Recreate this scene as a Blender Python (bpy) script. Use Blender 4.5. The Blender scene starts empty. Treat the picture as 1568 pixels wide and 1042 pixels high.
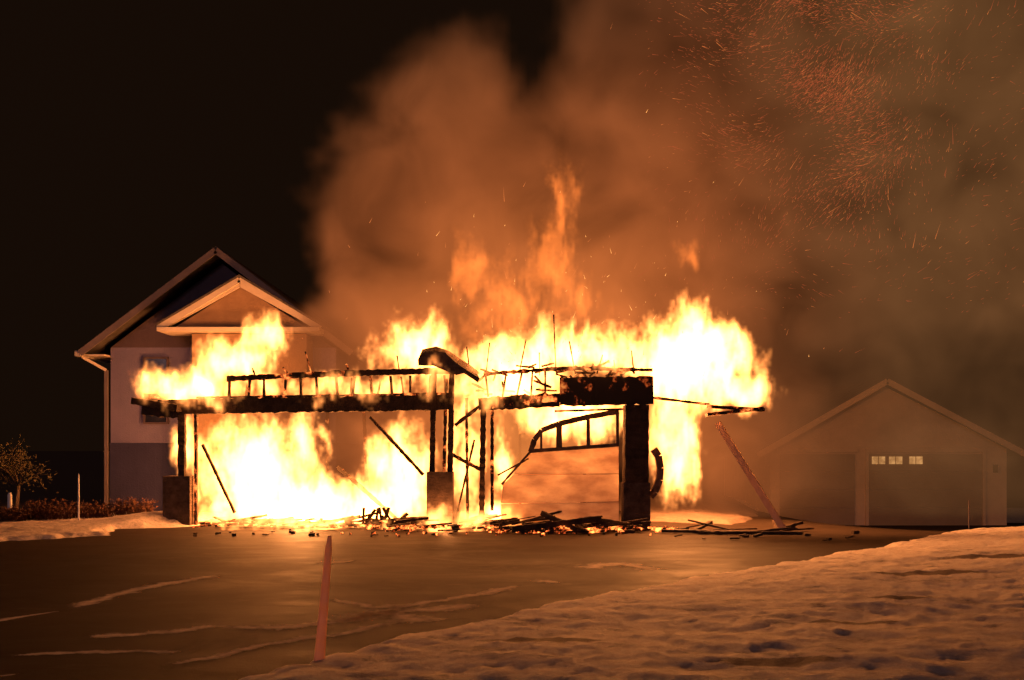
import bpy, bmesh, math, random
import numpy as np
from mathutils import Vector, Matrix, noise as mnoise
random.seed(7); rng=np.random.default_rng(11)
S=bpy.context.scene
S.view_settings.view_transform='Standard'; S.view_settings.look='None'; S.view_settings.exposure=0
C=S.collection
# ------------------------------------------------------------------ helpers
def empty(name,loc=(0,0,0)):
    o=bpy.data.objects.new(name,None); o.location=loc; C.objects.link(o); return o
def meshobj(name,verts,faces,mat=None,parent=None,smooth=False):
    me=bpy.data.meshes.new(name); me.from_pydata([tuple(v) for v in verts],[],faces); me.update()
    o=bpy.data.objects.new(name,me); C.objects.link(o)
    if mat: me.materials.append(mat)
    if parent: o.parent=parent
    if smooth: me.polygons.foreach_set('use_smooth',[True]*len(me.polygons))
    return o
class MB:
    def __init__(s): s.v=[]; s.f=[]; s.m=[]
    def add(s,vs,fs,mi=0):
        b=len(s.v); s.v+= [tuple(v) for v in vs]; s.f+=[tuple(b+i for i in f) for f in fs]; s.m+=[mi]*len(fs)
    def box(s,x0,x1,y0,y1,z0,z1,mi=0):
        s.add([(x0,y0,z0),(x1,y0,z0),(x1,y1,z0),(x0,y1,z0),(x0,y0,z1),(x1,y0,z1),(x1,y1,z1),(x0,y1,z1)],
              [(0,3,2,1),(4,5,6,7),(0,1,5,4),(1,2,6,5),(2,3,7,6),(3,0,4,7)],mi)
    def beam(s,p,q,w,h,mi=0,seg=1,jit=0.0,up=(0,0,1)):
        p=Vector(p);q=Vector(q);d=(q-p); L=d.length; d.normalize(); up=Vector(up)
        if abs(d.dot(up))>.95: up=Vector((0,1,0))
        sd=d.cross(up).normalized(); u=sd.cross(d).normalized()
        if jit: seg=max(seg,int(L/.07))
        vs=[];fs=[]
        for i in range(seg+1):
            c=p+(q-p)*(i/seg)
            a=1+random.uniform(-jit,jit*.2)*.8; b=1+random.uniform(-jit,jit*.2)*.8
            for sx,su in((-1,-1),(1,-1),(1,1),(-1,1)):
                vs.append(c+sd*sx*w/2*a+u*su*h/2*b*(1+random.uniform(-jit,jit)*.5))
        for i in range(seg):
            for k in range(4):
                fs.append((i*4+k,i*4+(k+1)%4,i*4+4+(k+1)%4,i*4+4+k))
        fs.append((3,2,1,0)); n=seg*4; fs.append((n,n+1,n+2,n+3))
        s.add(vs,fs,mi)
    def prism(s,poly,y0,y1,mi=0):
        n=len(poly); vs=[(x,y0,z) for x,z in poly]+[(x,y1,z) for x,z in poly]
        fs=[tuple(range(n)),tuple(range(2*n-1,n-1,-1))]+[(i,i+n,(i+1)%n+n,(i+1)%n) for i in range(n)]
        s.add(vs,fs,mi)
    def obj(s,name,mats,parent=None):
        o=meshobj(name,s.v,s.f,None,parent)
        for m in mats:o.data.materials.append(m)
        o.data.polygons.foreach_set('material_index',s.m)
        bm=bmesh.new();bm.from_mesh(o.data);bmesh.ops.recalc_face_normals(bm,faces=bm.faces);bm.to_mesh(o.data);bm.free()
        return o
class NT:
    def __init__(s,t): s.t=t
    def n(s,typ,**kw):
        nd=s.t.nodes.new(typ)
        for k,v in kw.items(): setattr(nd,k,v)
        return nd
    def put(s,sock,v):
        if isinstance(v,bpy.types.NodeSocket): s.t.links.new(v,sock)
        else: sock.default_value=v
    def m(s,op,a,b=None,c=None,clamp=False):
        nd=s.n('ShaderNodeMath',operation=op,use_clamp=clamp); s.put(nd.inputs[0],a)
        if b is not None:s.put(nd.inputs[1],b)
        if c is not None:s.put(nd.inputs[2],c)
        return nd.outputs[0]
    def v(s,op,a,b=None):
        nd=s.n('ShaderNodeVectorMath',operation=op); s.put(nd.inputs[0],a)
        if b is not None:
            if op=='SCALE': s.put(nd.inputs[3],b)
            else: s.put(nd.inputs[1],b)
        return nd.outputs['Value'] if op in('LENGTH','DISTANCE','DOT_PRODUCT') else nd.outputs[0]
    def noise(s,vec,scale=1,detail=3,rough=.5,dist=0,out='Fac'):
        nd=s.n('ShaderNodeTexNoise'); s.put(nd.inputs['Vector'],vec)
        for k,x in(('Scale',scale),('Detail',detail),('Roughness',rough),('Distortion',dist)): nd.inputs[k].default_value=x
        return nd.outputs[0] if out=='Fac' else nd.outputs[1]
    def ramp(s,fac,stops):
        nd=s.n('ShaderNodeValToRGB'); s.put(nd.inputs[0],fac); cr=nd.color_ramp
        while len(cr.elements)<len(stops): cr.elements.new(.5)
        for e,(p,c) in zip(cr.elements,stops): e.position=p; e.color=(*c,1)
        return nd.outputs[0]
    def mix(s,f,a,b,bt='MIX'):
        nd=s.n('ShaderNodeMix',data_type='RGBA',blend_type=bt); s.put(nd.inputs[0],f)
        s.put(nd.inputs[6],a if isinstance(a,bpy.types.NodeSocket) else (*a,1)); s.put(nd.inputs[7],b if isinstance(b,bpy.types.NodeSocket) else (*b,1))
        return nd.outputs[2]
def newmat(name):
    m=bpy.data.materials.new(name); m.use_nodes=True; t=m.node_tree; t.nodes.clear(); N=NT(t)
    out=N.n('ShaderNodeOutputMaterial'); return m,N,out
def surf(name,c1,c2,scale=6,rough=.85,bump=.3,bscale=20,stretch=(1,1,1),spec=.3,extra=None):
    m,N,out=newmat(name)
    pos=N.n('ShaderNodeTexCoord').outputs['Object']; p=N.v('MULTIPLY',pos,stretch)
    f=N.noise(p,scale,5,.6); f=N.m('MULTIPLY_ADD',f,2.2,-.6,clamp=True)
    col=N.mix(f,c1,c2)
    b=N.n('ShaderNodeBsdfPrincipled'); N.put(b.inputs['Base Color'],col); b.inputs['Roughness'].default_value=rough
    b.inputs['Specular IOR Level'].default_value=spec
    h=N.noise(p,bscale,4,.6)
    if extra: h=N.m('ADD',h,extra(N,pos))
    bp=N.n('ShaderNodeBump'); bp.inputs['Strength'].default_value=bump; bp.inputs['Distance'].default_value=.03
    N.put(bp.inputs['Height'],h); N.put(b.inputs['Normal'],bp.outputs[0])
    N.put(out.inputs[0],b.outputs[0]); return m
# ------------------------------------------------------------------ materials
M_char=surf('charred_wood',(.012,.008,.006),(.08,.045,.028),5,.8,.8,25)
def embermat(name,strength,thr=.58,sc=5):
    m,N,out=newmat(name); pos=N.n('ShaderNodeTexCoord').outputs['Object']
    f=N.noise(pos,sc,6,.7); g=N.m('MULTIPLY',N.m('SUBTRACT',f,thr),9,clamp=True)
    b=N.n('ShaderNodeBsdfPrincipled'); b.inputs['Base Color'].default_value=(.03,.018,.01,1); b.inputs['Roughness'].default_value=.9
    N.put(b.inputs['Emission Color'],N.ramp(g,[(0,(1,.08,.01)),(1,(1,.3,.06))])); N.put(b.inputs['Emission Strength'],N.m('MULTIPLY',g,strength))
    N.put(out.inputs[0],b.outputs[0]); return m
M_ember=embermat('glowing_embers',4,.5); M_charember=embermat('charred_wood_burning',1.6,.52,3.5); M_hot=embermat('timber_scorched_hot',.8,.56,2.2)
def siding(N,pos):
    sp=N.n('ShaderNodeSeparateXYZ'); N.put(sp.inputs[0],pos)
    fr=N.m('FRACT',N.m('MULTIPLY',sp.outputs[0],4.5)); return N.m('MULTIPLY',N.m('LESS_THAN',fr,.15),4)
M_siding=surf('vinyl_siding',(.13,.125,.23),(.17,.155,.28),2,.6,.5,30,extra=siding)
M_siding2=surf('dark_siding',(.022,.024,.07),(.034,.034,.09),2,.7,.4,30,extra=siding)
M_gable=surf('gable_siding',(.06,.045,.065),(.09,.065,.085),2,.7,.4,30,extra=siding)
M_trim=surf('white_trim',(.42,.37,.33),(.52,.47,.43),3,.55,.1,20)
M_trimd=surf('dim_trim',(.11,.09,.1),(.16,.13,.14),3,.55,.1,20)  # darker copy of the white trim, its dim lighting put into the colour
M_shingle=surf('roof_shingle',(.05,.045,.045),(.1,.09,.09),4,.9,.6,30)
M_window=surf('window_glass',(.01,.01,.015),(.02,.02,.03),3,.1,.0,5,spec=.8)
M_tanwall=surf('tan_wall',(.2,.13,.085),(.27,.18,.12),2,.8,.3,20)
M_tanwall2=surf('garage_siding',(.6,.44,.28),(.7,.52,.35),2,.8,.3,20)
def brick(N,pos):
    bt=N.n('ShaderNodeTexBrick'); mp=N.n('ShaderNodeMapping'); mp.inputs['Rotation'].default_value=(math.radians(90),0,0); N.put(mp.inputs[0],pos)
    N.put(bt.inputs[0],mp.outputs[0]); bt.inputs['Scale'].default_value=4; return N.m('MULTIPLY',bt.outputs['Fac'],-6)
M_pier=surf('sooty_stone',(.03,.02,.016),(.13,.085,.065),5,.9,.8,20,extra=brick)
M_frame=surf('scorched_frame',(.05,.03,.02),(.2,.12,.08),5,.8,.4,20)
M_bark=surf('bark',(.05,.035,.025),(.1,.07,.05),9,.9,.6,30,stretch=(1,1,.3))
M_leaf=surf('dry_foliage',(.05,.02,.012),(.11,.05,.03),8,.8,.1,20)
M_leaf2=surf('tree_foliage',(.04,.04,.02),(.08,.06,.03),8,.8,.1,20)
M_white=surf('white_plastic',(.8,.8,.8),(.7,.7,.7),5,.5,.1,20)
def translucent(name,c1,c2,k,sc=1.6,st=(1,1,2.2)):
    m,N,out=newmat(name); pos=N.n('ShaderNodeTexCoord').outputs['Object']
    f=N.noise(N.v('MULTIPLY',pos,st),sc,6,.6); col=N.mix(N.m('MULTIPLY_ADD',f,3,-1.0,clamp=True),c1,c2)
    d1=N.n('ShaderNodeBsdfDiffuse'); d2=N.n('ShaderNodeBsdfTranslucent'); N.put(d1.inputs[0],col);N.put(d2.inputs[0],col)
    mx=N.n('ShaderNodeMixShader'); mx.inputs[0].default_value=k; N.put(mx.inputs[1],d1.outputs[0]);N.put(mx.inputs[2],d2.outputs[0]); N.put(out.inputs[0],mx.outputs[0]); return m
M_door=translucent('scorched_door',(.6,.48,.38),(.94,.86,.74),.42)
M_orange=translucent('marker_plastic',(.97,.68,.42),(.92,.68,.55),.4,5)
# asphalt
m,N,out=newmat('asphalt'); pos=N.n('ShaderNodeTexCoord').outputs['Object']
big=N.noise(pos,.35,5,.6); fine=N.noise(pos,60,3,.6)
col=N.mix(N.m('MULTIPLY_ADD',big,2.5,-.75,clamp=True),(.024,.017,.013),(.06,.042,.033))
col=N.mix(N.m('MULTIPLY_ADD',fine,1.5,-.4,clamp=True),col,(.05,.036,.028),'MIX')
fr=N.noise(N.v('MULTIPLY',pos,(.6,1.2,1)),.9,8,.72,1.0); col=N.mix(N.m('MULTIPLY',N.m('SUBTRACT',fr,.58),2.4,clamp=True),col,(.2,.17,.15))
b=N.n('ShaderNodeBsdfPrincipled'); N.put(b.inputs['Base Color'],col); N.put(b.inputs['Roughness'],N.m('MULTIPLY_ADD',fr,.6,.4)); b.inputs['Specular IOR Level'].default_value=.05
bp=N.n('ShaderNodeBump'); bp.inputs['Strength'].default_value=.6; bp.inputs['Distance'].default_value=.008; N.put(bp.inputs['Height'],N.m('ADD',fine,N.noise(pos,14,4,.6))); N.put(b.inputs['Normal'],bp.outputs[0])
N.put(out.inputs[0],b.outputs[0]); M_asph=m
# snow over grass
m,N,out=newmat('snow_ground'); pos=N.n('ShaderNodeTexCoord').outputs['Object']
n1=N.noise(N.v('MULTIPLY',pos,(.6,1.2,.3)),2.2,10,.72,.3); n2=N.noise(N.v('MULTIPLY',pos,(.8,1.2,.3)),14,7,.8)
msk=N.m('MULTIPLY',N.m('SUBTRACT',N.m('ADD',N.m('MULTIPLY',n1,.65),N.m('MULTIPLY',n2,.35)),.545),10,clamp=True)
at=N.n('ShaderNodeAttribute',attribute_name='bare_dark'); msk=N.m('MAXIMUM',msk,N.m('MULTIPLY',N.m('SUBTRACT',N.m('MULTIPLY_ADD',n2,.8,at.outputs['Fac']),.8),5,clamp=True))
col=N.mix(N.m('MULTIPLY',msk,.85),N.mix(N.m('MULTIPLY_ADD',n2,3,-1,clamp=True),(.68,.55,.5),(.98,.93,.9)),(.1,.055,.035))
b=N.n('ShaderNodeBsdfPrincipled'); N.put(b.inputs['Base Color'],col); b.inputs['Roughness'].default_value=.8; b.inputs['Specular IOR Level'].default_value=.2
bp=N.n('ShaderNodeBump'); bp.inputs['Strength'].default_value=.8; bp.inputs['Distance'].default_value=.035; N.put(bp.inputs['Height'],N.m('ADD',N.noise(pos,12,8,.8),N.m('MULTIPLY',msk,-.5))); N.put(b.inputs['Normal'],bp.outputs[0])
N.put(out.inputs[0],b.outputs[0]); M_snow=m
# ------------------------------------------------------------------ ground + driveway
poly=np.array([(-3.0,-12),(-2.9,5.2),(-2.0,7.2),(-1.4,8.3),(-.64,9.35),(.1,10.3),(1.73,12.2),(4,14.6),(6.1,16.8),(7.8,18.9),(9.6,21),(13,25),(18,30),(18,33),(8,33),(6.5,26),(5,22.2),(3.2,23.5),(3.0,28),(-7.2,28),(-7.3,22),(-8.4,21.2),(-8.0,19.6),(-10.5,16.9),(-14,15.8),(-40,14.5),(-40,-12)])
def sdist(x,y):
    d=np.full(x.shape,1e9); ins=np.zeros(x.shape,bool); n=len(poly)
    for i in range(n):
        a=poly[i];b=poly[(i+1)%n]; ab=b-a; t=np.clip(((x-a[0])*ab[0]+(y-a[1])*ab[1])/(ab@ab),0,1)
        d=np.minimum(d,np.hypot(x-a[0]-t*ab[0],y-a[1]-t*ab[1]))
        c=((a[1]>y)!=(b[1]>y)); xi=(b[0]-a[0])*(y-a[1])/(b[1]-a[1]+1e-12)+a[0]; ins^=c&(x<xi)
    return np.where(ins,-d,d)
def ss(a,b,x): t=np.clip((x-a)/(b-a),0,1); return t*t*(3-2*t)
def base(x,y): return -.75*ss(5.5,11,x+0*y)*ss(19,30,y)
def axis(lo,hi,st,far):
    a=list(np.arange(lo,hi,st)); s=st*1.4; v=a[-1]
    while v<far: v+=s; s*=1.35; a.append(v)
    s=st*1.4; v=a[0]
    while v>-far: v-=s; s*=1.35; a.insert(0,v)
    return np.array(a)
def sheet(name,xs,ys,zf,mat):
    X,Y=np.meshgrid(xs,ys); Z=zf(X,Y); nx,ny=len(xs),len(ys)
    vs=np.stack([X.ravel(),Y.ravel(),Z.ravel()],1)
    I=np.arange(nx*ny).reshape(ny,nx); F=np.stack([I[:-1,:-1].ravel(),I[:-1,1:].ravel(),I[1:,1:].ravel(),I[1:,:-1].ravel()],1)
    o=meshobj(name,vs.tolist(),F.tolist(),mat,None,True); return o,X,Y,Z
def fbm(X,Y,sc,oct=4):
    return np.array([mnoise.fractal(Vector((a*sc,b*sc,0)),1.0,2.0,oct) for a,b in zip(X.ravel(),Y.ravel())]).reshape(X.shape)
def gz(X,Y):
    d=sdist(X,Y); n=fbm(X,Y,.7,4); n2=fbm(X,Y,3.2,4); n3=fbm(X*1.0,Y*1.3,9.0,3); e=d+.18*n+.14*n2
    h=-.05+(.05+.09)*ss(-.12,.3,e)+ss(0,2.5,d)*(.05*n)+ss(0,.6,d)*(.022*n2+.014*n3)
    h+=ss(0,3,d)*.16*ss(9,16,Y)*(X>0)
    h+=.2*np.exp(-((X+8.1)**2/.9+(Y-22.2)**2/.5))
    return base(X,Y)+h
g,X,Y,Z=sheet('snow_ground',axis(-14,15,.06,500),axis(6,24,.06,700),gz,M_snow)
bare_dark=np.zeros(X.shape)
for cx,cy,rx,ry in((.25,8.35,.6,.14),(2.0,7.55,.55,.14),(3.2,9.3,.5,.1),(5.2,12.4,.9,.15),(4.2,10.6,.5,.1),(7,14,1.2,.2)):
    bare_dark=np.maximum(bare_dark,1.0*np.exp(-((X-cx)/rx)**2-((Y-cy)/ry)**2))
bare_dark=np.maximum(bare_dark,ss(34,42,Y)*1.2); bare_dark=np.maximum(bare_dark,1.2*ss(22.5,24,Y)*ss(-9.5,-11,X))  # darkness of the distant ground painted into the snow colour by this mask
bare_dark=np.maximum(bare_dark,1.2*ss(21,21.6,Y)*ss(8.5,7,X)*(X>2)); bare_dark=np.maximum(bare_dark,.45*(X<-7.0)*ss(16,18,Y))
at=g.data.attributes.new('bare_dark','FLOAT','POINT'); at.data.foreach_set('value',bare_dark.ravel().astype(np.float32))
xs=np.linspace(-40,19,150); ys=np.linspace(-12,34,120)
drv,_,_,_=sheet('driveway',xs,ys,lambda X,Y:base(X,Y)+0*X,M_asph)
bm=bmesh.new(); bm.from_mesh(drv.data); bm.faces.ensure_lookup_table()
cs=np.array([f.calc_center_median()[:2] for f in bm.faces]); sd=sdist(cs[:,0],cs[:,1])
bmesh.ops.delete(bm,geom=[f for f,s in zip(bm.faces,sd) if s>.9],context='FACES'); bm.to_mesh(drv.data); bm.free()
m,N,out=newmat('snow_streak'); pos=N.n('ShaderNodeTexCoord').outputs['Object']
f=N.noise(pos,7,6,.7); a=N.n('ShaderNodeAttribute',attribute_name='edge').outputs['Fac']
al=N.m('MULTIPLY',N.m('SUBTRACT',N.m('MULTIPLY_ADD',f,1.3,a),.9),1.3,clamp=True)
df=N.n('ShaderNodeBsdfDiffuse'); df.inputs[0].default_value=(.85,.75,.68,1); tr=N.n('ShaderNodeBsdfTransparent'); mx=N.n('ShaderNodeMixShader')
N.put(mx.inputs[0],al);N.put(mx.inputs[1],tr.outputs[0]);N.put(mx.inputs[2],df.outputs[0]);N.put(out.inputs[0],mx.outputs[0]); M_streak=m
lines=[([(-4.71,10.5),(-4.6,11.6),(-4.33,12.6),(-3.84,13.5)],.16),([(-3.9,9.0),(-3.49,9.12),(-2.82,9.46),(-2.09,9.52),(-1.48,10.08),(-1.03,10.93),(-.34,11.67),(.17,12.52)],.13),
([(-2.05,11.4),(-1.5,10.7),(-1.18,10.93)],.17),([(-2.7,7.7),(-2.16,8.58),(-1.59,9.19),(-1.06,9.89)],.1),([(1.0,14.1),(1.3,14.5),(1.69,14.6),(1.96,13.85)],.3),
([(-4.2,8.2),(-3.45,8.3),(-2.66,8.36)],.07),([(.3,12.6),(.55,12.9)],.2),([(-1.9,9.8),(-1.2,10.2),(-.9,9.6)],.3),([(-5.5,9.4),(-5.0,10.0),(-4.71,10.5)],.1),([(-3.0,14.6),(-2.3,15.2)],.15),([(-4.6,7.2),(-3.6,7.6)],.08),([(-1.6,10.3),(-.9,10.5),(-.3,10.9)],.2)]
vs=[];fs=[];ev=[]
for pts,w in lines:
    P=[Vector((*p,0)) for p in pts]; fine=[]
    for i in range(len(P)-1):
        p0=P[max(i-1,0)];p1=P[i];p2=P[i+1];p3=P[min(i+2,len(P)-1)]
        for k in range(14):
            t=k/14; fine.append(.5*((2*p1)+(p2-p0)*t+(2*p0-5*p1+4*p2-p3)*t*t+(3*p1-p0-3*p2+p3)*t**3))
    fine.append(P[-1])
    for i,c in enumerate(fine):
        tt=(fine[min(i+1,len(fine)-1)]-fine[max(i-1,0)]).normalized(); sdv=Vector((-tt.y,tt.x,0))
        ww=w*1.4*(1+.8*mnoise.noise(Vector((c.x*2,c.y*2,3)))); c=c+sdv*.1*mnoise.noise(Vector((c.x*3,c.y*3,9)))
        e=min(1,i/6,(len(fine)-1-i)/6)
        b=len(vs)
        for k,l in((-1,0),(0,1),(1,0)): vs.append((c.x+sdv.x*ww*k,c.y+sdv.y*ww*k,.004)); ev.append(l*e*.9)
        if i: fs+= [(b-3,b,b+1,b-2),(b-2,b+1,b+2,b-1)]
o=meshobj('snow_streaks',vs,fs,M_streak); at=o.data.attributes.new('edge','FLOAT','POINT'); at.data.foreach_set('value',np.array(ev,np.float32))
# ------------------------------------------------------------------ two-storey house (left, behind)
H=empty('house')
b=MB(); b.box(-10.48,-4.6,26,36,1.86,4.35,0); b.box(-10.5,-4.58,25.98,36.02,-.2,1.858,1)
b.prism([(-10.48,4.352),(-4.68,4.352),(-7.58,6.55)],26,36,2); b.obj('walls',[M_siding,M_siding2,M_gable],H)
b=MB()
for sx,x1 in((-1,-11.05),(1,-4.1)):
    b.add([(-7.58,25.5,6.9),(x1,25.5,4.27),(x1,36.4,4.27),(-7.58,36.4,6.9),(-7.58,25.5,6.78),(x1,25.5,4.15),(x1,36.4,4.15),(-7.58,36.4,6.78)],[(0,1,2,3),(7,6,5,4),(0,4,5,1),(1,5,6,2),(2,6,7,3)],0)
b.obj('roof',[M_shingle],H)
b=MB()
b.beam((-7.58,25.46,6.78),(-11.05,25.46,4.15),.05,.16,1); b.beam((-7.58,25.46,6.78),(-4.1,25.46,4.15),.05,.16,1)
b.box(-11.2,-11.06,25.5,36.3,4.08,4.22); b.beam((-11.1,25.7,4.08),(-10.56,25.9,3.75),.07,.07); b.box(-10.6,-10.52,25.88,25.96,.1,3.75,1)
b.box(-10.98,-10.49,25.6,36.2,4.1,4.14)
b.obj('trim_and_gutter',[M_trim,M_trimd],H)
b=MB(); b.box(-9.55,-9.0,25.93,25.97,2.4,4.05,0); b.obj('window',[M_window],H)
b=MB()
for x0,x1,z0,z1 in((-9.6,-9.55,2.35,4.1),(-9.0,-8.95,2.35,4.1),(-9.55,-9.0,4.05,4.1),(-9.55,-9.0,2.35,2.4),(-9.55,-9.0,3.24,3.28)): b.box(x0,x1,25.9,25.975,z0,z1)
b.obj('window_frame',[M_gable],H)
b=MB(); b.box(-8.1,-5.2,25.2,25.99,-.1,4.62,0); b.prism([(-8.5,4.75),(-5.15,4.75),(-6.82,5.8)],25.05,27,0); b.obj('entry_bay',[M_tanwall],H)
b=MB()
b.beam((-6.82,24.9,5.95),(-8.85,24.9,4.72),.08,.17); b.beam((-6.82,24.9,5.95),(-4.8,24.9,4.72),.08,.17)
b.box(-8.85,-4.8,24.8,25.9,4.64,4.74)
b.beam((-6.82,24.98,5.82),(-8.6,24.98,4.82),.05,.1); b.beam((-6.82,24.98,5.82),(-5.0,24.98,4.82),.05,.1)
b.obj('entry_gable_trim',[M_trim],H)
b=MB()
for x1 in(-8.9,-4.75):
    b.add([(-6.82,24.85,6.06),(x1,24.85,4.83),(x1,28,4.83),(-6.82,28,6.06),(-6.82,24.85,6.0),(x1,24.85,4.77),(x1,28,4.77),(-6.82,28,6.0)],[(0,1,2,3),(7,6,5,4),(0,4,5,1),(1,5,6,2)],0)
b.obj('entry_roof',[M_shingle],H)
# ------------------------------------------------------------------ far garage (right)
R=empty('detached_garage'); z0=-.78
b=MB(); b.box(8.3,15.9,32,39,z0,1.75); b.prism([(8.3,1.752),(15.9,1.752),(11.9,3.75)],32,39); b.obj('walls',[M_tanwall2],R)
b=MB()
for x1,zz in((7.8,1.6),(16.35,1.6)):
    b.add([(11.9,31.6,4.0),(x1,31.6,zz),(x1,39.4,zz),(11.9,39.4,4.0),(11.9,31.6,3.85),(x1,31.6,zz-.14),(x1,39.4,zz-.14),(11.9,39.4,3.85)],[(0,1,2,3),(7,6,5,4),(0,4,5,1),(1,5,6,2)],0)
b.obj('roof',[M_shingle],R)
b=MB(); b.beam((11.9,31.56,3.85),(16.35,31.56,1.5),.05,.18); b.beam((11.9,31.56,3.85),(7.8,31.56,1.5),.05,.18)
b.box(11.35,15.2,31.93,31.98,1.6,1.7)
for x in(11.35,15.1): b.box(x,x+.1,31.93,31.98,z0,1.6)
b.box(8.5,11.1,31.93,31.98,1.6,1.7); b.obj('trim',[M_tanwall2],R)
M_gd=surf('garage_door_paint',(.3,.22,.14),(.36,.27,.18),1.5,.6,.2,12)
b=MB()
for x0,x1 in((11.46,15.09),(8.6,11.0)):
    for k in range(4): b.box(x0,x1,31.95,31.985,z0+.02+k*.58,z0+.02+k*.58+.56)
b.obj('garage_doors',[M_gd],R)
m,N,out=newmat('lit_window'); e=N.n('ShaderNodeEmission'); p=N.n('ShaderNodeTexCoord').outputs['Object']; N.put(e.inputs[0],N.ramp(N.noise(p,4,3,.6),[(.3,(.3,.12,.03)),(.65,(1,.5,.17))])); e.inputs[1].default_value=1.3; N.put(out.inputs[0],e.outputs[0])
b=MB()
for x in(11.55,12.1,12.75):
    b.box(x,x+.19,31.93,31.946,1.22,1.46); b.box(x+.22,x+.42,31.93,31.946,1.22,1.46)
b.obj('door_windows',[m],R)
b=MB(); b.box(15.45,15.55,31.85,31.98,.95,1.2); b.obj('wall_lamp',[M_char],R)
# ------------------------------------------------------------------ burning garage
G=empty('burning_garage')
A=Vector((-7.45,22.2,0)); B=Vector((-1.5,20.9,0)); Cc=Vector((2.9,20.8,0))
def onL(x): 
    if x<B.x: t=(x-A.x)/(B.x-A.x); return A.y+(B.y-A.y)*t
    t=(x-B.x)/(Cc.x-B.x); return B.y+(Cc.y-B.y)*t
def P(x,z,dy=0): return (x,onL(x)+dy,z)
b=MB()
b.beam(P(-7.9,2.64),P(-1.3,2.68),.14,.34,0,40,.14)
b.beam(P(-7.0,2.84,.02),P(-1.3,2.86,.02),.1,.06,1,40,.5)
b.beam(P(-6.3,3.26,.1),P(-3.6,3.33,.1),.1,.13,1,16,.4); b.beam(P(-3.9,3.33,.12),P(-1.2,3.36,.1),.1,.14,0,20,.3)
for x in np.arange(-6.25,-1.3,.41):
    x+=random.uniform(-.06,.06); b.beam(P(x,2.8,.1),P(x+random.uniform(-.05,.05),3.26,.1),.06,random.uniform(.04,.1),random.choice((0,1,2)),3,.4)
for x in np.arange(-6.1,-1.5,.62):
    b.beam(P(x,2.8,.9),P(x+random.uniform(-.15,.15),3.3,.9),.05,.07,random.choice((0,1)),3,.4)
b.beam(P(-8.45,2.78,.1),P(-7.3,2.6,-.05),.5,.16,0,6,.2); b.beam(P(-8.4,2.9,.3),P(-7.2,2.95,1.2),.3,.12,1,5,.3)
b.beam(P(-8.3,2.62,0),P(-7.3,2.5,0),.1,.3,0,5,.25)
b.beam(P(-7.35,1.1),P(-7.35,2.5),.16,.16,0,8,.3); b.beam(P(-7.05,0,.1),P(-7.05,2.5,.1),.07,.1,1,8,.3)
b.beam(P(-1.68,1.2),P(-1.64,3.3),.12,.13,0,14,.3); b.beam(P(-1.3,1.2),P(-1.26,3.35),.12,.13,0,14,.3)
b.beam(P(-1.45,1.2,.35),P(-1.4,3.2,.35),.08,.08,1,8,.4)
b.beam(P(-.95,0,.5),P(-.98,2.8,.5),.07,.09,1,10,.4)
b.beam(P(-.64,.2,.05),P(-.6,2.6,.05),.13,.17,0,14,.35); b.beam(P(-.42,.4,.2),P(-.42,2.6,.2),.08,.1,1,10,.4)
b.beam(P(-1.2,2.2,.1),P(-.5,2.75,.1),.06,.08,0,5,.4)
b.beam(P(-1.3,1.6,.2),P(-.55,1.2,.2),.05,.08,1,5,.4); b.beam(P(-1.2,.2,.3),P(-.8,1.9,.3),.05,.07,0,5,.4)
b.beam(P(1.0,2.9),P(2.95,2.93),.1,.6,2,24,.1); b.beam(P(-.7,2.66),P(1.05,2.78),.12,.24,1,14,.4); b.beam(P(-.7,2.56,-.03),P(1.0,2.64,-.03),.06,.12,0,14,.45)
b.beam(P(-.6,3.28,.1),P(1.1,3.4,.1),.08,.09,1,12,.5); b.beam(P(1.0,3.4,.1),P(2.95,3.36,.1),.08,.08,1,14,.45); b.beam(P(.9,2.5,.2),P(2.5,2.55,.2),.08,.05,1,8,.4)
for x in np.arange(-.5,1.0,.3): b.beam(P(x,2.8,.1),P(x+random.uniform(-.12,.12),3.35,.1),.05,.06,random.choice((0,1)),3,.4)
for x,z1,dy in((-4.4,3.85,.4),(-4.9,3.5,.3),(-3.5,3.55,.3),(.15,4.05,.5),(.95,4.6,.6),(1.35,4.0,.4),(-.55,3.95,.2),(.6,3.8,.8),(2.2,3.6,.4),(-.9,3.9,.5),(1.8,3.7,.3),(-2.4,3.7,.2),(2.6,3.8,.4),(-5.7,3.5,.3)):
    b.beam(P(x,3.3,dy),P(x+random.uniform(-.18,.18),z1,dy),.03,.045,random.choice((0,1)),6,.6)
for _ in range(46):
    x=random.uniform(-1.0,2.6); z=random.uniform(2.75,3.5); a=random.uniform(-1.5,1.5); l=random.uniform(.15,.5)
    if x>.9 : z=random.uniform(3.2,3.45)
    b.beam(P(x,z,random.uniform(-.02,.5)),P(x+l*math.cos(a),z+l*math.sin(a)*.5,random.uniform(-.02,.5)),.04,.05,random.choice((0,1,1)),3,.5)
b.beam((-3.1,21.8,2.4),(-1.9,21.3,1.15),.05,.07,0,8,.3); b.beam((-6.9,22.2,1.8),(-6.1,21.9,.3),.05,.06,0,8,.3)
b.beam((-5.3,23.8,2.5),(-5.2,23.8,.4),.07,.09,1,8,.4); b.beam((-3.5,24.2,.2),(-3.6,24.2,2.6),.08,.09,1,8,.4)
b.beam((-2.6,22.6,.1),(-4.0,22.8,1.3),.06,.09,1,8,.4)
for x in(-6,-4.6,-2.6,.2,1.8): b.beam((x,24.8,.0),(x,24.8,2.7),.08,.1,1,8,.4)
b.obj('charred_frame',[M_char,M_charember,M_hot],G)
vs=[];fs=[];prof=[(-1.92,3.6),(-1.84,3.74),(-1.62,3.76),(-1.4,3.68),(-1.15,3.52),(-.95,3.4),(-.72,3.22)]
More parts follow.
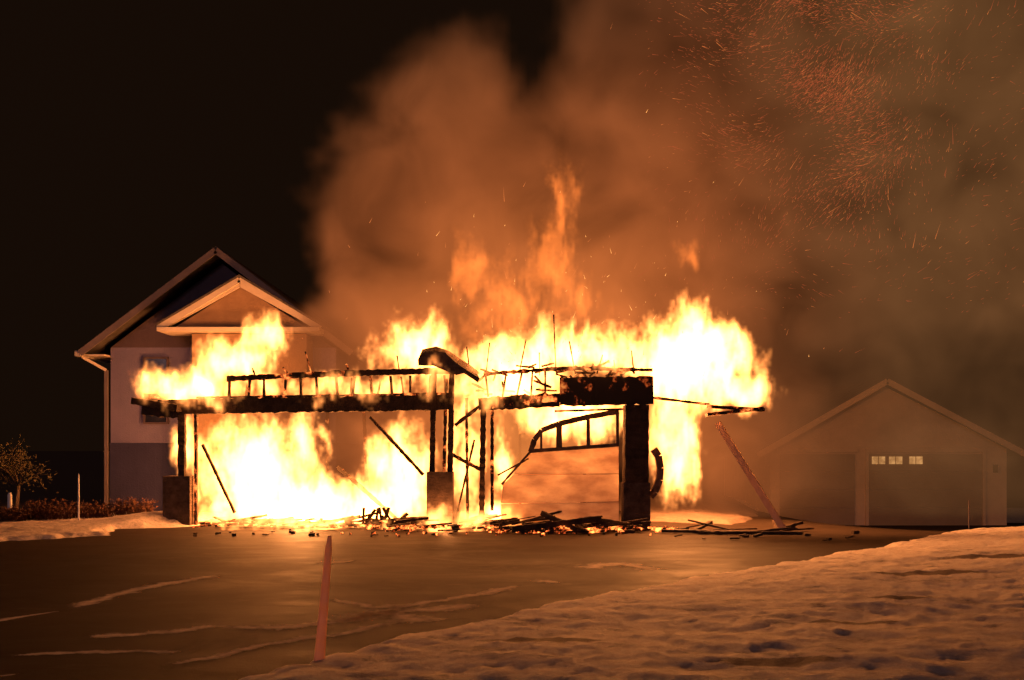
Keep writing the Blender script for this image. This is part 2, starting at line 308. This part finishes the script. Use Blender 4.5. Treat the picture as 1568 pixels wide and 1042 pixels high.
for i,(x,z) in enumerate(prof):
    for k,(dy,dz) in enumerate(((-.3,-.3 if 0<i<5 else -.12),(-.32,-.04),(.1,.05),(.5,.1))): vs.append((x+random.uniform(-.05,.05),onL(x)+dy,z+dz+random.uniform(-.05,.04)))
for i in range(len(prof)-1):
    for k in range(3): a=i*4+k; fs.append((a,a+1,a+5,a+4))
o=meshobj('roof_remnant',vs,fs,M_frame,G); md=o.modifiers.new('s','SOLIDIFY'); md.thickness=.04
def pier(name,x0,x1,z1,yy,dd=.45):
    b=MB(); b.box(x0,x1,yy-.1,yy+dd,-.05,z1); b.obj(name,[M_pier],G)
pier('left_pier',-7.72,-7.12,1.1,22.1); pier('middle_pier',-1.78,-1.24,1.22,20.85)
b=MB(); b.box(2.32,2.88,20.72,21.2,-.05,1.0,0); b.beam((2.6,20.96,1.0),(2.61,20.98,2.62),.5,.5,1,18,.07); b.obj('right_pier',[M_pier,M_char],G)
b=MB(); b.beam((4.1,21.0,2.42),(5.25,20.9,2.55),.5,.07,0,8,.2); b.beam((4.1,21.0,2.6),(5.3,20.9,2.52),.12,.08,0,6,.2); b.beam((2.95,21.2,2.8),(4.2,21.2,2.65),.08,.06,0,8,.4)
b.obj('eave_end',[M_charember],G)
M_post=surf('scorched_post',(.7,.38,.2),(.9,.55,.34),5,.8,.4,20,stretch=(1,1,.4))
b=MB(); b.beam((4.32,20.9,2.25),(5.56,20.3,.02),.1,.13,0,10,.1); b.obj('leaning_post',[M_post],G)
b=MB(); pp=[(3.0,1.7),(3.1,1.55),(3.14,1.3),(3.12,1.05),(3.02,.8),(2.93,.7)]
for i in range(5): b.beam((pp[i][0],21.1,pp[i][1]),(pp[i+1][0],21.1,pp[i+1][1]),.14,.15,0,1,.0)
b.obj('melted_gutter',[M_frame],G)
yd=21.15
b=MB()
b.prism([(-.22,.0),(2.27,0),(2.27,.57),(-.24,.53)],yd,yd+.04); b.prism([(-.24,.545),(2.27,.585),(2.27,1.165),(.02,1.145),(-.19,.95)],yd+.012,yd+.05)
b.prism([(.03,1.16),(2.27,1.18),(2.27,1.77),(.95,1.69),(.39,1.64)],yd+.003,yd+.043); b.obj('door_panels',[M_door],G)
b=MB()
top=[(.39,1.64),(.48,1.9),(.63,2.1),(1.0,2.24),(1.6,2.38),(2.27,2.5)]
for i in range(5): b.beam((top[i][0],yd,top[i][1]),(top[i+1][0],yd,top[i+1][1]),.05,.12,0,3,.15)
b.beam((.4,yd-.01,1.66),(2.27,yd-.01,1.79),.05,.08,0,8,.1)
for x,za,zb,w in((1.0,1.69,2.22,.13),(1.62,1.73,2.33,.08),(2.24,1.77,2.46,.07),(.62,1.68,2.08,.05)): b.beam((x,yd,za),(x,yd,zb),w,.05,0,3,.1)
b.beam((.39,yd-.02,1.65),(-.22,yd-.05,.95),.05,.05,0,6,.3); b.beam((.35,yd-.1,1.5),(-.3,yd-.2,1.15),.03,.04,0,6,.3)
b.obj('door_window_frames',[M_frame],G)
b=MB()
def deb(n,x0,x1,y0,y1,lmin,lmax,mi,zmax=.15):
    for _ in range(n):
        x=random.uniform(x0,x1);y=random.uniform(y0,y1);a=random.uniform(-.5,.5) if random.random()<.7 else random.uniform(0,3.1);l=random.uniform(lmin,lmax)
        z=random.uniform(.02,zmax); dz=random.uniform(-.02,.22)*l
        b.beam((x,y,z),(x+math.cos(a)*l,y+math.sin(a)*l,z+max(dz,-z+.02)),random.uniform(.03,.1),random.uniform(.02,.07),mi,3,.4)
deb(50,-6.6,-2.4,21.4,22.4,.2,.8,0,.15); deb(50,-2.6,-.4,20.2,21.3,.2,.7,0,.25); deb(60,-.4,2.6,20.0,20.8,.2,.9,0,.2)
deb(12,3.2,5.6,19.8,20.6,.3,1.0,0,.04); deb(25,-6.5,2.5,19.2,20.6,.03,.12,0,.03); deb(16,3,7,18.2,20.2,.04,.2,0,.04)
deb(75,-6.8,-1.0,20.9,22.0,.1,.5,1,.1); deb(80,-.4,3.2,19.8,20.7,.08,.35,1,.1); deb(80,-2.6,1,19.8,20.9,.05,.3,1,.12); deb(16,-4,3,19.2,20.2,.02,.05,1,.03)
b.beam((3.0,20.0,.06),(5.75,19.8,.03),.2,.06,0,10,.15); b.beam((0,19.9,.1),(1.8,20.1,.3),.1,.12,0,8,.2); b.beam((.6,20.3,.4),(1.3,20.0,.08),.08,.1,0,5,.2)
for _ in range(14):
    x=random.uniform(-3.2,-2.3); b.beam((x,21.3,.05),(x+random.uniform(-.3,.3),21.3,random.uniform(.15,.5)),.06,.08,0,3,.5)
o=b.obj('burnt_debris',[M_char,M_ember])
# ------------------------------------------------------------------ foreground stake, poles, plants
def stake(name,x,y,h,lean,r0,r1,mats,z0=0):
    vs=[];fs=[];n=10;L=12
    for i in range(L+1):
        t=i/L; r=r0+(r1-r0)*t; r*= (1.0 if i<L else .55)
        for k in range(n): a=2*math.pi*k/n; vs.append((x+lean*t+math.cos(a)*r,y+math.sin(a)*r*.6,z0+h*t))
    for i in range(L):
        for k in range(n): fs.append((i*n+k,i*n+(k+1)%n,i*n+n+(k+1)%n,i*n+n+k))
    fs.append(tuple(L*n+k for k in range(n))); return meshobj(name,vs,fs,mats,None,True)
stake('driveway_marker',-1.5,7.7,1.08,.09,.045,.025,M_orange,-.05)
stake('driveway_marker.001',-11.3,22.4,.62,.0,.06,.05,M_white,.1)
stake('utility_stake',-9.75,22.4,1.05,.0,.02,.015,M_white,.1)
stake('driveway_marker.002',10.1,22,.75,.0,.015,.012,M_trimd,-.15)
def tree(name,x,y,h,z0=0):
    b=MB(); leaves=MB()
    def limb(p,q,r0,r1):
        p=Vector(p);q=Vector(q);d=(q-p).normalized();sd=d.cross(Vector((.3,1,.1))).normalized();u=sd.cross(d);vs=[];fs=[]
        for i in range(5):
            t=i/4;r=r0+(r1-r0)*t;c=p+(q-p)*t
            for k in range(6):a=k*math.pi/3;vs.append(c+sd*math.cos(a)*r+u*math.sin(a)*r)
        for i in range(4):
            for k in range(6):fs.append((i*6+k,i*6+(k+1)%6,i*6+6+(k+1)%6,i*6+6+k))
        b.add(vs,fs)
    tp=Vector((x+.1,y,z0+h*.45)); limb((x,y,z0-.1),tp,.07,.045)
    for _ in range(11):
        a=random.uniform(0,6.28);e=random.uniform(.3,1.2);l=h*random.uniform(.3,.55)
        q=tp+Vector((math.cos(a)*math.cos(e),math.sin(a)*math.cos(e),math.sin(e)))*l; limb(tp,q,.03,.01)
        for _ in range(3):
            c=tp.lerp(q,random.uniform(.4,1)); r=q+Vector([random.uniform(-.3,.3) for _ in range(3)]); limb(c,r,.012,.004)
            for _ in range(35):
                s=r.lerp(c,random.random()*.6)+Vector([random.gauss(0,.12) for _ in range(3)]); v1=Vector([random.gauss(0,.035) for _ in range(3)]);v2=Vector([random.gauss(0,.035) for _ in range(3)])
                leaves.add([s,s+v1,s+v2],[(0,1,2)])
    E=empty(name); b.obj('trunk',[M_bark],E); leaves.obj('foliage',[M_leaf2],E)
tree('small_tree',-11.75,23.5,1.75,.05)
def shrub(name,x,y,w,h,z0=.1):
    b=MB()
    for _ in range(380):
        a=random.uniform(0,6.28);rr=random.random()**.5*w*.4;p=Vector((x+math.cos(a)*rr,y+math.sin(a)*rr*.6,z0))
        d=Vector((math.cos(a)*.5*rr/w+random.gauss(0,.25),random.gauss(0,.3),1)).normalized();L=h*random.uniform(.4,1);s=d.cross(Vector((random.random(),1,.2))).normalized()*.008
        b.add([p-s,p+s,p+d*L],[(0,1,2)])
        for _ in range(3):
            c=p+d*L*random.uniform(.4,1);v1=Vector([random.gauss(0,.03) for _ in range(3)]);v2=Vector([random.gauss(0,.03) for _ in range(3)]);b.add([c,c+v1,c+v2],[(0,1,2)])
    b.obj(name,[M_leaf])
shrub('shrub',-10.6,22.8,1.3,.5); shrub('shrub.001',-9.8,23.2,1.2,.42); shrub('shrub.002',-8.9,23.4,1.1,.5); shrub('shrub.003',-11.2,22.2,.9,.35)
# ------------------------------------------------------------------ sparks
def mat_em(name,c,s):
    m,N,out=newmat(name); e=N.n('ShaderNodeEmission'); e.inputs[0].default_value=(*c,1); e.inputs[1].default_value=s; N.put(out.inputs[0],e.outputs[0]); return m
b=MB()
def spark(p,d,l,w,mi):
    d=d.normalized(); s=d.cross(Vector((.2,1,.1))).normalized()*w; u=s.cross(d).normalized()*w
    c2=p+d*l+Vector((random.gauss(0,.2),0,random.gauss(0,.2)))*l
    b.add([p+s,p-s*.5+u,p-s*.5-u,c2],[(0,1,2),(0,1,3),(1,2,3),(2,0,3)],mi)
k=0
while k<8000:
    x=random.gauss(7.2,1.25);z=random.gauss(10.6,1.8);y=random.uniform(22.3,24.5)
    if random.random()<.07: x=random.uniform(3,12);z=random.uniform(5,14)
    elif mnoise.noise(Vector((x*.6+z*.5,z*.5-x*.3,2)))*1.6+.45<random.random(): continue
    k+=1
    ang=.6+mnoise.noise(Vector((x*.35,z*.35,0)))*2.5
    d=Vector((math.cos(ang),random.gauss(0,.2),math.sin(ang)))
    spark(Vector((x,y,z)),d,random.expovariate(15)+.02,random.uniform(.003,.006),random.choice((0,0,0,0,0,0,0,1)))
for _ in range(350):
    x=random.gauss(1.2,1.9);z=3.2+abs(random.gauss(0,1.4));y=random.uniform(20.8,23)
    spark(Vector((x,y,z)),Vector((random.gauss(.3,.5),0,1)),random.expovariate(20)+.02,random.uniform(.004,.008),random.choice((1,1,2)))
b.obj('sparks',[mat_em('spark_dim',(1,.18,.06),.5),mat_em('spark_mid',(1,.25,.06),.9),mat_em('spark_hot',(1,.4,.1),2.0)])
# ------------------------------------------------------------------ volumes through geometry nodes
def volobj(name,blobs,lo,hi,vox,mat,field,parent=None):
    t=bpy.data.node_groups.new(name,'GeometryNodeTree'); t.interface.new_socket('Geometry',in_out='OUTPUT',socket_type='NodeSocketGeometry')
    N=NT(t); pos=N.n('GeometryNodeInputPosition').outputs[0]
    dens=field(N,pos,blobs)
    vc=N.n('GeometryNodeVolumeCube'); N.put(vc.inputs['Density'],dens); vc.inputs['Min'].default_value=lo; vc.inputs['Max'].default_value=hi
    for k,i in(('X',0),('Y',1),('Z',2)): vc.inputs['Resolution '+k].default_value=int((hi[i]-lo[i])/vox)+1
    sm=N.n('GeometryNodeSetMaterial'); N.put(sm.inputs['Geometry'],vc.outputs[0]); sm.inputs['Material'].default_value=mat
    go=N.n('NodeGroupOutput'); N.put(go.inputs[0],sm.outputs[0])
    me=bpy.data.meshes.new(name); me.materials.append(mat); o=bpy.data.objects.new(name,me); C.objects.link(o)
    if parent:o.parent=parent
    md=o.modifiers.new('vol','NODES'); md.node_group=t; return o
def blobmax(N,p,blobs):
    F=None
    for c,r,a in blobs:
        v=N.v('MULTIPLY',N.v('SUBTRACT',p,c),(1/r[0],1/r[1],1/r[2])); f=N.m('MULTIPLY',N.m('SUBTRACT',1.0,N.v('LENGTH',v)),a)
        F=f if F is None else N.m('MAXIMUM',F,f)
    return F
def flame(N,pos,blobs):
    w=N.noise(N.v('MULTIPLY',pos,(1.3,1.3,.6)),1,3,.55,0,'C'); p=N.v('ADD',pos,N.v('MULTIPLY',N.v('SUBTRACT',w,(.5,.5,.5)),(1.3,1.0,1.3)))
    w2=N.noise(N.v('MULTIPLY',pos,(4,4,1.6)),1,3,.55,0,'C'); p=N.v('ADD',p,N.v('MULTIPLY',N.v('SUBTRACT',w2,(.5,.5,.5)),(.45,.3,.55)))
    F=blobmax(N,p,blobs)
    n=N.noise(N.v('MULTIPLY',p,(3.4,3.0,1.1)),1,5,.62)
    D=N.m('ADD',N.m('SUBTRACT',F,.12),N.m('MULTIPLY',N.m('SUBTRACT',n,.53),3.6))
    D=N.m('MINIMUM',D,N.m('MULTIPLY',F,3.0))
    return N.m('POWER',N.m('MULTIPLY',D,1.7,clamp=True),1.6)
def firemat(name,s,col=(1,.30,.06)):
    m,N,out=newmat(name); a=N.n('ShaderNodeAttribute',attribute_name='density').outputs['Fac']
    e=N.n('ShaderNodeEmission'); e.inputs[0].default_value=(*col,1); N.put(e.inputs[1],N.m('MULTIPLY',a,s)); N.put(out.inputs['Volume'],e.outputs[0]); m.cycles.volume_step_rate=1.5; return m
FI=empty('fire')
low=[((-6.0,23.2,1.2),(1.6,.9,1.8),1.15),((-4.6,23,.3),(3.0,1.1,.95),1.35),((-2.5,22.6,1.1),(1.0,.9,1.6),1),((-4.9,23.3,1.7),(.7,.5,1.3),1.0),
((-1.05,21.9,1.4),(.5,.6,1.7),.9),((-.3,21.6,.3),(.8,.6,.4),1.0),((1.5,22.8,2.5),(1.6,.7,.8),1.15),((-.2,22.2,1.4),(.35,.5,1.5),.8),((-7.4,22.6,1.8),(.3,.4,1.0),1),
((-7.3,22.5,3.15),(1.4,.7,.5),1.25),((-6.3,22.5,3.75),(1.0,.6,.65),1.2),((-5.6,22.5,4.3),(.6,.45,.55),1.1),((-4.0,22.3,3.1),(2.9,.45,.42),.8),
((-2.1,22,3.9),(1.2,.8,.85),1.2),((0.0,21.9,3.4),(1.9,.8,.9),1.05),((1.2,22.2,4.0),(1.8,.7,.7),.8),((-.4,20.95,3.0),(1.1,.4,.55),.9),((-4.5,20.95,.15),(2.2,.5,.25),.8),
((-1.5,20.75,3.1),(.6,.3,.6),.75),((-1.3,20.5,.2),(.9,.35,.3),1.0),((-6.9,21.85,2.9),(.9,.3,.5),.85),((-3.5,21.2,3.05),(1.6,.25,.35),.6),((1.6,20.7,3.5),(1.2,.25,.3),.75),
((3.9,22,3.6),(1.6,1.0,1.25),1.5),((5.0,21.9,2.95),(.95,.6,.55),1.35),((3.55,21.5,1.9),(.7,.6,1.6),1.4),((4.0,22,4.4),(.75,.6,.85),1.1),((2.3,21.9,3.8),(1.6,.55,.55),1.15)]
volobj('flames',low,(-8.8,20.2,0),(6.4,24.4,5.6),.055,firemat('flame_core',23,(1,.30,.064)),flame,FI)
high=[((-.1,22.5,5.0),(1.4,.6,1.5),.8),((-.9,22.5,5.4),(.55,.4,1.3),.8),((.9,22.5,5.8),(.9,.5,1.7),.82),((1.1,22.5,7.2),(.55,.4,1.6),.9),((3.95,22.5,6.05),(.62,.3,.4),.95),((1.5,22.4,5.0),(.8,.4,.55),.85)]
volobj('tall_flames',high,(-2.6,21.4,3.6),(5.2,23.6,9.2),.055,firemat('flame_tall',2.1,(1,.22,.033)),flame,FI)
def smoke(N,pos,blobs):
    w=N.noise(pos,.28,3,.5,0,'C'); p=N.v('ADD',pos,N.v('MULTIPLY',N.v('SUBTRACT',w,(.5,.5,.5)),(3.5,2,3.5)))
    w2=N.noise(pos,1.0,4,.55,0,'C'); p=N.v('ADD',p,N.v('MULTIPLY',N.v('SUBTRACT',w2,(.5,.5,.5)),(1.4,1.0,1.4)))
    F=blobmax(N,p,blobs); n=N.noise(p,.7,5,.55)
    D=N.m('ADD',F,N.m('MULTIPLY',N.m('SUBTRACT',n,.5),.4)); D=N.m('MINIMUM',D,N.m('MULTIPLY',F,5.0))
    return N.m('MULTIPLY',D,1.6,clamp=True)
sb=[((-2.6,25.6,7.6),(2.9,1.9,3.2),2.6),((-1.6,25.6,9.6),(2.3,1.8,2.6),2.4),((-2.9,25.0,5.3),(2.2,1.5,2.4),2.5),((.4,25.6,6.8),(3.6,2.3,4.2),2.5),((4,26,8),(4.5,2.6,6),2.2),((4.5,26.3,12),(4,2.6,4.5),1.7),
((9,26.5,11.5),(6,3,6),1.1),((10,26.8,7.5),(7.5,2.6,5.4),.55),((5.4,24.8,2.0),(2.4,1.4,2.6),1.0),((15,27,9),(6,2.4,8),.5),((12,27.5,2),(8,2.5,3.5),.2),((7.2,26.5,2),(2.4,1.5,3.2),.4),
((-3.2,24.4,1.8),(3.8,1.1,2.6),2.0),((0,24.6,2),(3,1.1,3),1.6),((-3.6,24.5,4.6),(2.2,1.0,1.4),1.8)]
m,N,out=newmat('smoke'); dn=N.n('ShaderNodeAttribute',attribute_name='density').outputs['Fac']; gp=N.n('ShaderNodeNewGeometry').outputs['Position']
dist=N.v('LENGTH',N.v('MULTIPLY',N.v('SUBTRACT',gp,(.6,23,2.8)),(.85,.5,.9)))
L=N.ramp(N.m('DIVIDE',dist,14,clamp=True),[(0,(1.2,.36,.078)),(.16,(.66,.165,.037)),(.38,(.29,.073,.019)),(.65,(.12,.036,.012)),(1,(.065,.025,.009))])  # firelight on the smoke put in as emission, brighter nearer the fire
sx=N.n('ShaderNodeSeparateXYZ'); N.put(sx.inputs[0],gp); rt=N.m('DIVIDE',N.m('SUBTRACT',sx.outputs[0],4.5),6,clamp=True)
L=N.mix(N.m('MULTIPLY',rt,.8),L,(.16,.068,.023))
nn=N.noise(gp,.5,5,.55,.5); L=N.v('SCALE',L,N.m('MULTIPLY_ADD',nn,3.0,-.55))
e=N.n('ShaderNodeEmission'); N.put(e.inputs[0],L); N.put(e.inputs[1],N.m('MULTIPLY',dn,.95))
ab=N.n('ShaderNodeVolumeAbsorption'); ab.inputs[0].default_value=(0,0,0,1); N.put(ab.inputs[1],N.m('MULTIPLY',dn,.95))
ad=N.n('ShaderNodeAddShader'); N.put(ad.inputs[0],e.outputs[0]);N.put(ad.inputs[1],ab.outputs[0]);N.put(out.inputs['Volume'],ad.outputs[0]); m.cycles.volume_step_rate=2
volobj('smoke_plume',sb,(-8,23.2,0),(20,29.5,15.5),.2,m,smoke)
# ------------------------------------------------------------------ lights (the fire, an added front fill), world, camera
def pl(x,y,z,p,c=(1,.33,.085),r=.25):
    l=bpy.data.lights.new('fire_light','POINT'); l.energy=p;l.color=c;l.shadow_soft_size=r;o=bpy.data.objects.new('fire_light',l);o.location=(x,y,z);C.objects.link(o);o.parent=FI
pl(-4.8,22.7,.8,1000); pl(-6.6,22.6,3.3,180); pl(0,21.9,3.5,600); pl(4.0,21.9,3.4,2600); pl(3.6,21.4,2.0,400); pl(-1.3,20.4,.2,70,r=.08); pl(1.4,22.8,2.3,160,r=.15)
sl=bpy.data.lights.new('front_fill','SUN'); sl.energy=.2; sl.color=(1,.6,.66); sl.angle=.2; o=bpy.data.objects.new('front_fill',sl); o.rotation_euler=(math.radians(80),0,math.radians(-15)); C.objects.link(o)  # added pink fill from behind the camera for upright faces, not the moon
W=bpy.data.worlds.new('World'); S.world=W; W.use_nodes=True; bg=W.node_tree.nodes['Background']; bg.inputs[0].default_value=(.0075,.0035,.0017,1); bg.inputs[1].default_value=1
cam=bpy.data.cameras.new('camera'); cam.lens=35; cam.sensor_width=36; cam.shift_y=.1065; cam.clip_end=2000
o=bpy.data.objects.new('camera',cam); o.location=(0,0,1.7); o.rotation_euler=(math.radians(90),0,0); C.objects.link(o); S.camera=o
